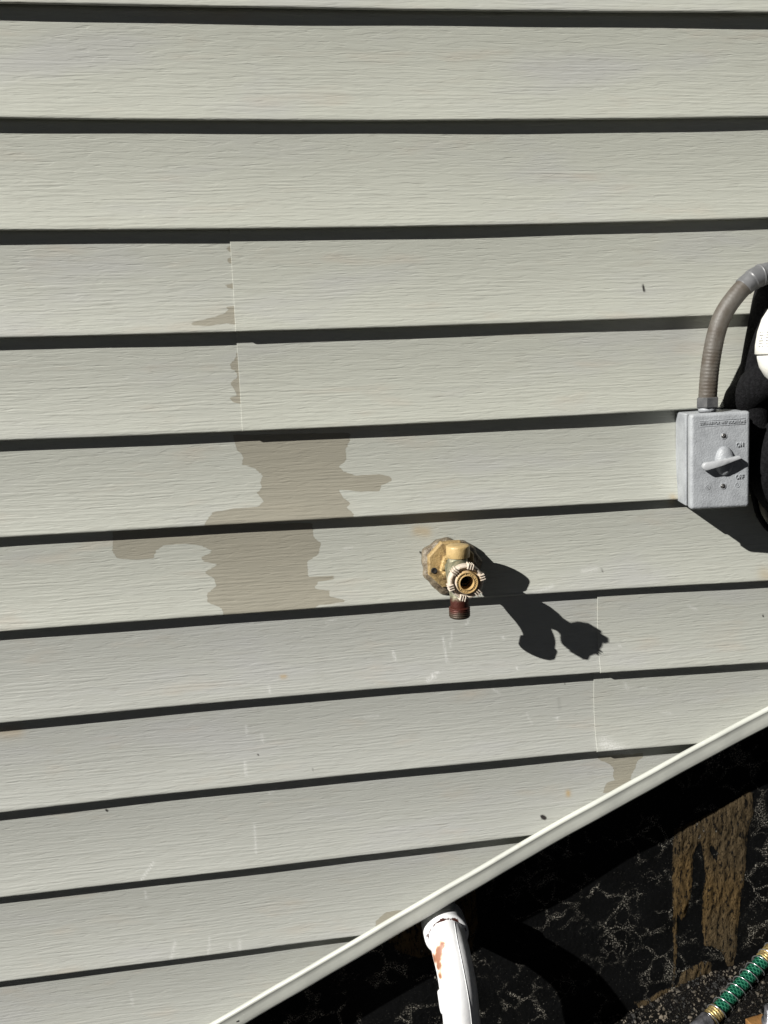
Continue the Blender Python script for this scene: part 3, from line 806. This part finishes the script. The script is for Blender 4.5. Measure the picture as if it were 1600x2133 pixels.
# ------------------------------------------------------------------ switch box
def plate(b, w, h, rc, y0, y1, re, seg=6):
    """a rounded rectangular block, back at y0, front at y1 (towards -Y) with its front edge rolled to radius re"""
    def loop(ins, y):
        out = []
        W, Hh = w / 2 - ins, h / 2 - ins; r = max(0.0004, rc - ins)
        for cx, cz, a0 in ((1, 1, 0), (-1, 1, 90), (-1, -1, 180), (1, -1, 270)):
            for i in range(seg + 1):
                a = R(a0 + 90 * i / seg)
                out.append(b.verts.new((cx * (W - r) + r * math.cos(a), y, cz * (Hh - r) + r * math.sin(a))))
        return out
    L = [loop(0, y0), loop(0, y1 + re)]
    for i in range(1, 7):
        a = i / 6 * math.pi / 2
        L.append(loop(re * (1 - math.cos(a)), y1 + re - re * math.sin(a)))
    L.append(loop(re + 0.0006, y1))
    n = len(L[0])
    for k in range(len(L) - 1):
        for i in range(n):
            j = (i + 1) % n
            b.faces.new((L[k][i], L[k][j], L[k + 1][j], L[k + 1][i]))
    b.faces.new(L[0]); b.faces.new(L[-1])
    bmesh.ops.recalc_face_normals(b, faces=b.faces[:])

BR = (Matrix.Rotation(-0.1737, 4, 'Z') @ Matrix.Rotation(0.0142, 4, 'X') @ Matrix.Rotation(-0.0259, 4, 'Y'))
box = empty('switch_box', (0.4476, -0.010, -0.5169), BR.to_euler(), 'grey cast metal switch box with lever handle mounted on the siding', 'switch box')
b = bmesh.new()
plate(b, 0.069, 0.115, 0.0022, 0.004, -0.0355, 0.0012)
sharp(obj('box_body', b, M['cast'], box), 60)
b = bmesh.new()
plate(b, 0.0640, 0.1120, 0.002, -0.034, -0.0500, 0.0004)
for v in b.verts:
    if v.co.z < 0: v.co.z -= 0.0012
obj('gasket', b, M['gasket'], box)
# the cover stands off a little more at the bottom
CT = Matrix.Translation((0, -0.0478, 0.0585)) @ Matrix.Rotation(-0.022, 4, 'X') @ Matrix.Translation((0, 0.0478, -0.0585))
b = bmesh.new()
plate(b, 0.071, 0.117, 0.0045, -0.0475, -0.05675, 0.0042)
cover = obj('box_cover', b, M['cast'], box)
cover.matrix_local = CT
sharp(cover, 60)
YF = -0.05675
# pivot hump
b = bmesh.new()
t = bmesh.new()
bmesh.ops.create_uvsphere(t, u_segments=40, v_segments=24, radius=1)
for v in t.verts:
    v.co = Vector((0.0045 + v.co.x * 0.0112, YF + v.co.y * 0.0078, -0.0002 + v.co.z * 0.0180))
merge(b, t)
obj('pivot_boss', b, M['cast'], cover)
# lever: a bar with a wide round end, tapering to the right
def lever():
    b = bmesh.new()
    A = Vector((-0.0190, 0, -0.0046)); B = Vector((0.0188, 0, 0.0040))
    n = 28; out = []
    d = (B - A); L = d.length; d.normalize(); p = Vector((-d.z, 0, d.x))
    ra, rb = 0.0049, 0.0020
    pts = []
    for i in range(15):
        a = R(90 + 180 * i / 14); pts.append(A + d * math.cos(a) * ra + p * math.sin(a) * ra)
    # underside with a waist
    for i in range(1, 10):
        q = i / 10; w = ra + (rb - ra) * q ** 0.8 + 0.0004 * math.sin(q * math.pi)
        pts.append(A + d * L * q - p * w)
    for i in range(9):
        a = R(-90 + 180 * i / 8); pts.append(B + d * math.cos(a) * rb + p * math.sin(a) * rb)
    for i in range(9, 0, -1):
        q = i / 10; w = ra + (rb - ra) * q ** 0.75
        pts.append(A + d * L * q + p * w)
    def yoff(v):
        q = (v - A).dot(d) / L
        return -0.0030 * math.exp(-((q - 0.42) / 0.34) ** 2)
    lay = []
    for sc, y in ((1.0, YF - 0.0042), (1.0, YF - 0.0092), (0.93, YF - 0.0103), (0.80, YF - 0.0107)):
        c = (A + B) / 2
        ring = []
        for v in pts:
            q = max(0, min(1, (v - A).dot(d) / L)); mid = A + d * L * q
            w = mid + (v - mid) * sc
            ring.append(b.verts.new((w.x, y + yoff(v), w.z)))
        lay.append(ring)
    m_ = len(pts)
    for k in range(len(lay) - 1):
        for i in range(m_):
            j = (i + 1) % m_
            b.faces.new((lay[k][i], lay[k][j], lay[k + 1][j], lay[k + 1][i]))
    # caps as strips between matching sides so they follow the bend
    for ring in (lay[0], lay[-1]):
        f = b.faces.new(ring)
        bmesh.ops.triangulate(b, faces=[f])
    bmesh.ops.recalc_face_normals(b, faces=b.faces[:])
    return b
lv = sharp(obj('switch_lever', lever(), M['lever'], cover), 50)
# post under the lever
b = bmesh.new()
lathe(b, [(0.0045, YF - 0.004), (0.0042, YF - 0.0105)], 24, 'Y', (0.0040, 0, 0.0002))
obj('lever_post', b, M['cast'], cover)
for sx, sz in ((0.0040, 0.0300), (0.0034, -0.0310)):
    b = bmesh.new()
    lathe(b, [(0.0040, YF + 0.001), (0.0040, YF - 0.0004), (0.0036, YF - 0.0007), (0.0031, YF - 0.0003)], 28, 'Y', (sx, 0, sz))
    rim = obj('screw_boss', b, M['cast'], cover)
    b = bmesh.new()
    lathe(b, [(0.0031, YF + 0.0008), (0.0030, YF - 0.0004), (0.0022, YF - 0.0011), (0.0, YF - 0.0014)], 28, 'Y', (sx, 0, sz))
    for a in (38, 128):
        mt = Matrix.Translation((sx, 0, sz)) @ Matrix.Rotation(R(a), 4, 'Y')
        rounded_box(b, -0.0021, 0.0021, YF - 0.0017, YF - 0.0009, -0.00030, 0.00030, 0.0001, 1, mt)
    obj('screw', b, M['screw'], rim)

def text(name, body, size, loc, depth, mat, parent, xs=1.0):
    cu = bpy.data.curves.new(name, 'FONT')
    cu.body = body; cu.size = size; cu.extrude = depth; cu.align_x = 'CENTER'; cu.align_y = 'CENTER'; cu.bevel_depth = size * 0.025
    cu.space_character = 1.08
    tmp = bpy.data.objects.new('tmp', cu); COL.objects.link(tmp)
    bpy.context.view_layer.update()
    dg = bpy.context.evaluated_depsgraph_get()
    me = bpy.data.meshes.new_from_object(tmp.evaluated_get(dg))
    bpy.data.objects.remove(tmp)
    mt = Matrix.Translation(loc) @ Matrix.Rotation(R(90), 4, 'X') @ Matrix.Diagonal((xs, 1, 1, 1))
    me.transform(mt); me.materials.clear()
    return obj(name, me, mat, parent, smooth=False)
text('raised_lettering', 'SUITABLE FOR WET LOCATIONS', 0.0046, (0.0020, YF, 0.0463), 0.0010, M['cast'], cover, 0.74)
text('raised_lettering', 'ON', 0.0072, (0.0225, YF, 0.0185), 0.0013, M['cast'], cover, 0.72)
text('raised_lettering', 'OFF', 0.0072, (0.0225, YF, -0.0205), 0.0013, M['cast'], cover, 0.72)
for ex, ez, word, sz in ((-0.0150, -0.0315, '', 0.0026), (0.0205, -0.0305, 'UL', 0.0034)):
    b = bmesh.new()
    lathe(b, [(0.0024, YF + 0.0003), (0.0025, YF - 0.0005), (0.0029, YF - 0.0005), (0.0030, YF + 0.0003)], 28, 'Y', (ex, 0, ez))
    if not word: lathe(b, [(0.0008, YF + 0.0003), (0.0009, YF - 0.0005), (0.0013, YF - 0.0005), (0.0014, YF + 0.0003)], 20, 'Y', (ex, 0, ez))
    e = obj('raised_emblem', b, M['cast'], cover)
    if word: text('raised_letters', word, sz, (ex, YF, ez), 0.0004, M['cast'], e, 0.8)
# thin raised frame round the top line of lettering
b = bmesh.new()
rounded_box(b, -0.0250, 0.0290, YF - 0.0006, YF + 0.0006, 0.0493, 0.0499, 0.0001, 1)
rounded_box(b, -0.0250, 0.0290, YF - 0.0006, YF + 0.0006, 0.0427, 0.0433, 0.0001, 1)
obj('raised_line', b, M['cast'], cover)

# ------------------------------------------------------------------ conduit
cd = empty('flexible_conduit', (0.4335, -0.040, -0.4565), label='weathered grey-brown flexible conduit curving up from the switch box', cat='conduit')
CO = Vector((0.4335, -0.040, -0.4565))
b = bmesh.new()
lathe(b, [(0.0105, -0.003), (0.0105, 0.003)], 32, 'Z')
obj('locking_ring', b, M['cast'], cd)
b = bmesh.new()
lathe(b, [(0.0128, 0.0022), (0.0138, 0.0030), (0.0138, 0.0138), (0.0128, 0.0148), (0.0112, 0.0150)], 6, 'Z')
sharp(obj('hex_nut', b, M['nut'], cd), 25)
cpath = [(0.4338, -0.0400, -0.4435), (0.4335, -0.0402, -0.4365), (0.4350, -0.041, -0.404), (0.4405, -0.0425, -0.3655), (0.4500, -0.0445, -0.3390), (0.4690, -0.047, -0.3140), (0.4860, -0.049, -0.3015), (0.505, -0.050, -0.2960)]
pth = resample(spline([Vector(p) - CO for p in cpath], 20), 0.0006)
b = bmesh.new()
tot = len(pth)
cut = int(tot * 0.80)
tube(b, pth[:cut], lambda s, i: 0.0108 + 0.00011 * math.sin(s / 0.0042 * 2 * math.pi) * (1.0 if s < 0.06 else 0.35), 32)
obj('conduit_tube', b, M['conduit'], cd)
b = bmesh.new()
p2 = pth[cut - 6:]
tube(b, p2, lambda s, i: 0.0118 if s < 0.012 else 0.0128, 32)
obj('coupling', b, M['fitting'], cd)
b = bmesh.new()
p3 = [Vector(p) - CO for p in ((0.489, -0.0492, -0.3000), (0.505, -0.050, -0.2960), (0.53, -0.052, -0.292), (0.56, -0.055, -0.292), (0.60, -0.055, -0.300))]
tube(b, spline(p3, 10), lambda s, i: 0.0136 if s < 0.003 else 0.0125, 32)
obj('elbow_fitting', b, M['fitting'], cd)

# ------------------------------------------------------------------ insulated lines right of the box
def foam(pts, r, label):
    P = [Vector(p) for p in pts]
    o0 = P[0].copy()
    b = bmesh.new()
    tube(b, resample(spline([p - o0 for p in P], 14), 0.004), lambda s, i: r * (1 + 0.012 * math.sin(s * 90)), 36)
    o = obj('insulated_pipe', b, M['foam'], None, loc=o0)
    return tag(o, label, 'pipe', 'black foam insulated pipes right of the switch box')
FOAM = [[[0.5398, -0.025, -0.2903], [0.5211, -0.025, -0.3184], [0.5132, -0.025, -0.3644], [0.505, -0.024, -0.4228], [0.5041, -0.024, -0.4888], [0.5214, -0.024, -0.551]], [[0.5518, -0.055, -0.4127], [0.5207, -0.05, -0.4162], [0.5024, -0.04, -0.4284], [0.4948, -0.012, -0.4526], [0.5024, 0.015, -0.4915]], [[0.5578, -0.06, -0.4651], [0.5304, -0.055, -0.4818], [0.5125, -0.05, -0.517], [0.5175, -0.045, -0.5541], [0.5525, -0.03, -0.5892]]]
foam(FOAM[0], 0.020, 'black foam insulated pipe running down behind the white housing')
foam(FOAM[1], 0.024, 'black bent tube filling the dark arc just above the switch box')  # bent black tube covering the dark arc above the box
foam(FOAM[2], 0.021, 'black foam insulated pipe beside the right edge of the switch box cover')
# thin black loop round a beige disc
b = bmesh.new()
LP = [[0.508, -0.02, -0.5508], [0.5131, -0.02, -0.576], [0.5208, -0.02, -0.5985], [0.5371, -0.02, -0.6186], [0.5612, -0.02, -0.6297]]
o0 = Vector(LP[0])
tube(b, spline([Vector(p) - o0 for p in LP], 12), 0.0035, 16)
tag(obj('cable', b, M['foam'], None, loc=o0), 'thin black cable looping below the insulated pipes', 'cable')
b = bmesh.new()
DC = (0.5456, -0.012, -0.5931)
lathe(b, [(0.0, -0.006), (0.014, -0.006), (0.0165, -0.0045), (0.017, -0.001), (0.017, 0.010)], 40, 'Y')
tag(obj('wall_cap', b, M['beige'], None, loc=DC), 'small round beige cap on the siding inside the black cable loop', 'cap')

# ------------------------------------------------------------------ white housing
HC = (0.5262, -0.1, -0.3585)
hs = empty('utility_housing', (HC[0], HC[1], HC[2] - 0.085), label='white rounded plastic housing with a printed label at the right', cat='housing')
b = bmesh.new()
lathe(b, [(0.0, 0.122), (0.022, 0.120), (0.036, 0.114), (0.047, 0.104), (0.0540, 0.092), (0.0580, 0.078), (0.0600, 0.062), (0.0600, 0.052), (0.0585, 0.0505)], 96, 'Z')
up = obj('housing_body', b, M['plastic'], hs)
b = bmesh.new()
lathe(b, [(0.0575, 0.0495), (0.0570, 0.045), (0.0545, 0.036), (0.0480, 0.025), (0.034, 0.013), (0.018, 0.008), (0.0, 0.007)], 96, 'Z')
obj('housing_bowl', b, M['plastic'], hs)
# label: rows of fine print on the lower band, bent round the body
b = bmesh.new()
def strip(a0, a1, z0, z1, r=0.0602):
    n = max(2, int((a1 - a0) / 3))
    pr = None
    for i in range(n + 1):
        a = R(a0 + (a1 - a0) * i / n)
        c = []
        for z_ in (z0, z1):
            rr = 0.0602 if z_ < 0.06 else 0.0602 - (z_ - 0.058) * 0.035
            c.append(b.verts.new((rr * math.cos(a), rr * math.sin(a), z_)))
        if pr: b.faces.new((pr[0], c[0], c[1], pr[1]))
        pr = c
for a_ in range(170, 300, 14):
    for k in range(6):
        z_ = 0.0595 + k * 0.0032
        a = a_
        while a < a_ + 9:
            w = random.uniform(1.0, 2.6)
            if random.random() < 0.8: strip(a, min(a + w, a_ + 9.5), z_, z_ + 0.0012)
            a += w + 0.7
obj('printed_label', b, M['print'], up, smooth=False)
b = bmesh.new()
BX = Vector([0.4725, -0.085, -0.3443]) - Vector((HC[0], HC[1], HC[2] - 0.085))
rounded_box(b, BX.x + 0.010, BX.x + 0.05, BX.y - 0.004, BX.y + 0.004, BX.z - 0.03, BX.z + 0.03, 0.002, 2)
rounded_box(b, BX.x + 0.004, BX.x + 0.05, BX.y - 0.003, BX.y + 0.006, BX.z - 0.045, BX.z - 0.012, 0.004, 3)
obj('bracket', b, M['fitting'], hs)

# ------------------------------------------------------------------ white pipe through the foundation
PO = Vector((0.094, 0.05, -1.142))
pp = empty('drain_pipe', PO, label='white plastic pipe elbow with rust stains coming out of the foundation', cat='pipe')
def marked(o):
    me = o.data
    co = np.zeros(len(me.vertices) * 3); me.vertices.foreach_get('co', co); co = co.reshape(-1, 3) + np.array(o.location) + np.array(PO)
    a = np.zeros((len(co), 4)); a[:, 3] = 1
    for (x, y, z, r, ch, I) in PMARK:
        d = np.linalg.norm(co - np.array([x, y, z]), axis=1)
        a[:, ch] = np.maximum(a[:, ch], I * np.exp(-(d / r) ** 2))
    # rust flaking along the front edge of the hub
    ang = np.arctan2(co[:, 2] + 1.1423, co[:, 0] - 0.094)
    rr = np.hypot(co[:, 2] + 1.1423, co[:, 0] - 0.094)
    d = np.hypot(co[:, 1] - 0.0 + 0.0305, rr - 0.0262)
    band = np.exp(-(d / 0.0036) ** 2) * np.clip(0.62 + 0.5 * np.sin(ang * 1.0 - 0.2) + 0.25 * np.sin(ang * 7), 0, 1)
    a[:, 1] = np.maximum(a[:, 1], band * 0.95)
    for cx_, cy_, cz_, r_, I_ in ((0.0800, -0.062, -1.130, 0.0075, 1.1), (0.0765, -0.064, -1.137, 0.0085, 1.25), (0.0745, -0.066, -1.144, 0.0085, 1.3), (0.0745, -0.071, -1.152, 0.0080, 1.2), (0.0755, -0.077, -1.162, 0.007, 0.95), (0.073, -0.060, -1.150, 0.008, 1.2)):
        d = np.linalg.norm(co - np.array([cx_, cy_, cz_]), axis=1)
        a[:, 0] = np.maximum(a[:, 0], I_ * np.exp(-(d / r_) ** 2))
    colour_attr(me, 'marks', a)
    return o
PMARK = [[0.0724, -0.045, -1.1533, 0.009, 0, 1.0], [0.0687, -0.05, -1.1581, 0.006, 0, 0.9], [0.0734, -0.055, -1.1619, 0.006, 0, 0.9], [0.0774, -0.05, -1.143, 0.006, 0, 0.8]]
b = bmesh.new()
def loc(p): return Vector(p) - PO
tube(b, resample(spline([loc((0.094, 0.11, -1.140)), loc((0.094, 0.03, -1.141)), loc((0.0940, -0.012, -1.142))], 10), 0.003), 0.0241, 48)
marked(obj('pipe_stub', b, M['pvc'], pp))
b = bmesh.new()
lathe(b, [(0.0243, 0.004), (0.0290, 0.0035), (0.0302, 0.0015), (0.0304, -0.026), (0.0302, -0.0290), (0.0290, -0.0305), (0.0262, -0.0315)], 96, 'Y', (0, -0.05, -0.0003))
hub = marked(sharp(obj('pipe_hub', b, M['pvc'], pp), 60))
hub['label'] = 'pipe hub with brown rust flaking along its edge'
b = bmesh.new()
ep = [(0.094, -0.020, -1.142), (0.0938, -0.034, -1.1425), (0.0945, -0.050, -1.148), (0.0965, -0.067, -1.164), (0.0985, -0.078, -1.188), (0.1000, -0.082, -1.215), (0.1015, -0.0845, -1.245), (0.104, -0.089, -1.30), (0.107, -0.089, -1.37), (0.110, -0.089, -1.50)]
ew = resample(spline([loc(p) for p in ep], 14), 0.002)
tube(b, ew, lambda s, i: 0.0250 - 0.0006 * min(1, max(0, (s - 0.035) / 0.02)), 96)
marked(obj('pipe_elbow', b, M['pvc'], pp))
# mould seam down the front of the elbow
b = bmesh.new()
F_ = frames(ew)
vdir = Vector((-0.087, -0.991, -0.392)) - Vector((0.1, -0.08, -1.17)); vdir.normalize()
seam = []
for k_, ((t_, n_, b_), p_) in enumerate(zip(F_, ew)):
    q = Vector((0.28, -0.72, 0.55)) ; q = (q - t_ * q.dot(t_)).normalized()
    seam.append(p_ + q * (0.02505 - 0.0006 * min(1, max(0, (k_ * 0.002 - 0.035) / 0.02))))
s_acc = 0
tube(b, seam[6:], 0.00045, 8)
marked(obj('mould_seam', b, M['pvc'], pp))
b = bmesh.new()
rounded_box(b, -0.0235, -0.0145, -0.1365, -0.122, -0.072, -0.042, 0.0040, 4)
for v in b.verts: v.co.x += (-(v.co.z) - 0.042) * 0.09
marked(obj('raised_pad', b, M['pvc'], pp))
pp.location = PO + Vector((0.0018, 0.010, -0.0078))

# ------------------------------------------------------------------ green hose
HP = [[0.4716, -0.031, -1.3253], [0.4885, -0.024, -1.3198], [0.5272, -0.006, -1.3068], [0.5681, 0.013, -1.293], [0.6124, 0.033, -1.2784]]
ho = empty('garden_hose', HP[0], label='short green braided hose wrapped in a silver wire coil', cat='hose')
H0 = Vector(HP[0])
hp = resample(spline([Vector(p) - H0 for p in HP], 20), 0.001)
b = bmesh.new()
nh = len(hp)
tube(b, hp[:int(nh * 0.86)], 0.0098, 40, uv=True)
obj('hose_tube', b, M['hose'], ho)
Fh = frames(hp)
b = bmesh.new()
coil = []
for i in range(0, nh * 8):
    s_ = i / 8.0
    i0 = min(int(s_), nh - 1)
    t_, n_, b_ = Fh[i0]
    a = 2 * math.pi * s_ / 15.5
    pos = hp[i0].lerp(hp[min(i0 + 1, nh - 1)], s_ - int(s_))
    coil.append(pos + (n_ * math.cos(a) + b_ * math.sin(a)) * 0.0124)
tube(b, coil[::2], 0.0008, 8)
obj('wire_coil', b, M['wire'], ho)
for i0, i1, r in ((0, int(nh * 0.12), 0.0108), (int(nh * 0.80), nh, 0.0112)):
    b = bmesh.new()
    tube(b, hp[i0:i1], lambda s, i: r + 0.0006 * math.sin(s / 0.0042 * 6.28), 36)
    obj('brass_ferrule', b, M['brass'], ho)
t0 = (hp[0] - hp[4]).normalized()
b = bmesh.new()
tube(b, [hp[0] + t0 * q for q in (0.0, 0.004, 0.008, 0.012, 0.02, 0.03)], lambda s, i: 0.0116 + 0.0006 * (i % 2), 36)
obj('steel_collar', b, M['steel'], ho)
# scraps in the corner
SC = [(0.5276, -0.0585, -1.3163), (0.5416, -0.0675, -1.3058)]
b = bmesh.new()
rounded_box(b, -0.014, 0.014, -0.008, 0.008, -0.006, 0.006, 0.0015, 2, Matrix.Rotation(0.15, 4, 'Z'))
for v in b.verts: v.co += Vector([random.uniform(-0.0008, 0.0008) for _ in range(3)])
tag(obj('wood_scrap', b, M['wood'], None, loc=SC[0]), 'small orange-brown wood scrap in the grit below the hose', 'wood scrap')
b = bmesh.new()
lathe(b, [(0.006, -0.02), (0.0115, -0.02), (0.012, -0.017), (0.012, 0.0), (0.009, 0.002), (0.009, 0.02), (0.006, 0.021)], 32, 'Z')
tag(obj('pipe_fitting', b, M['steel'], None, loc=SC[1]), 'small dark steel fitting lying right of the wood scrap', 'fitting')
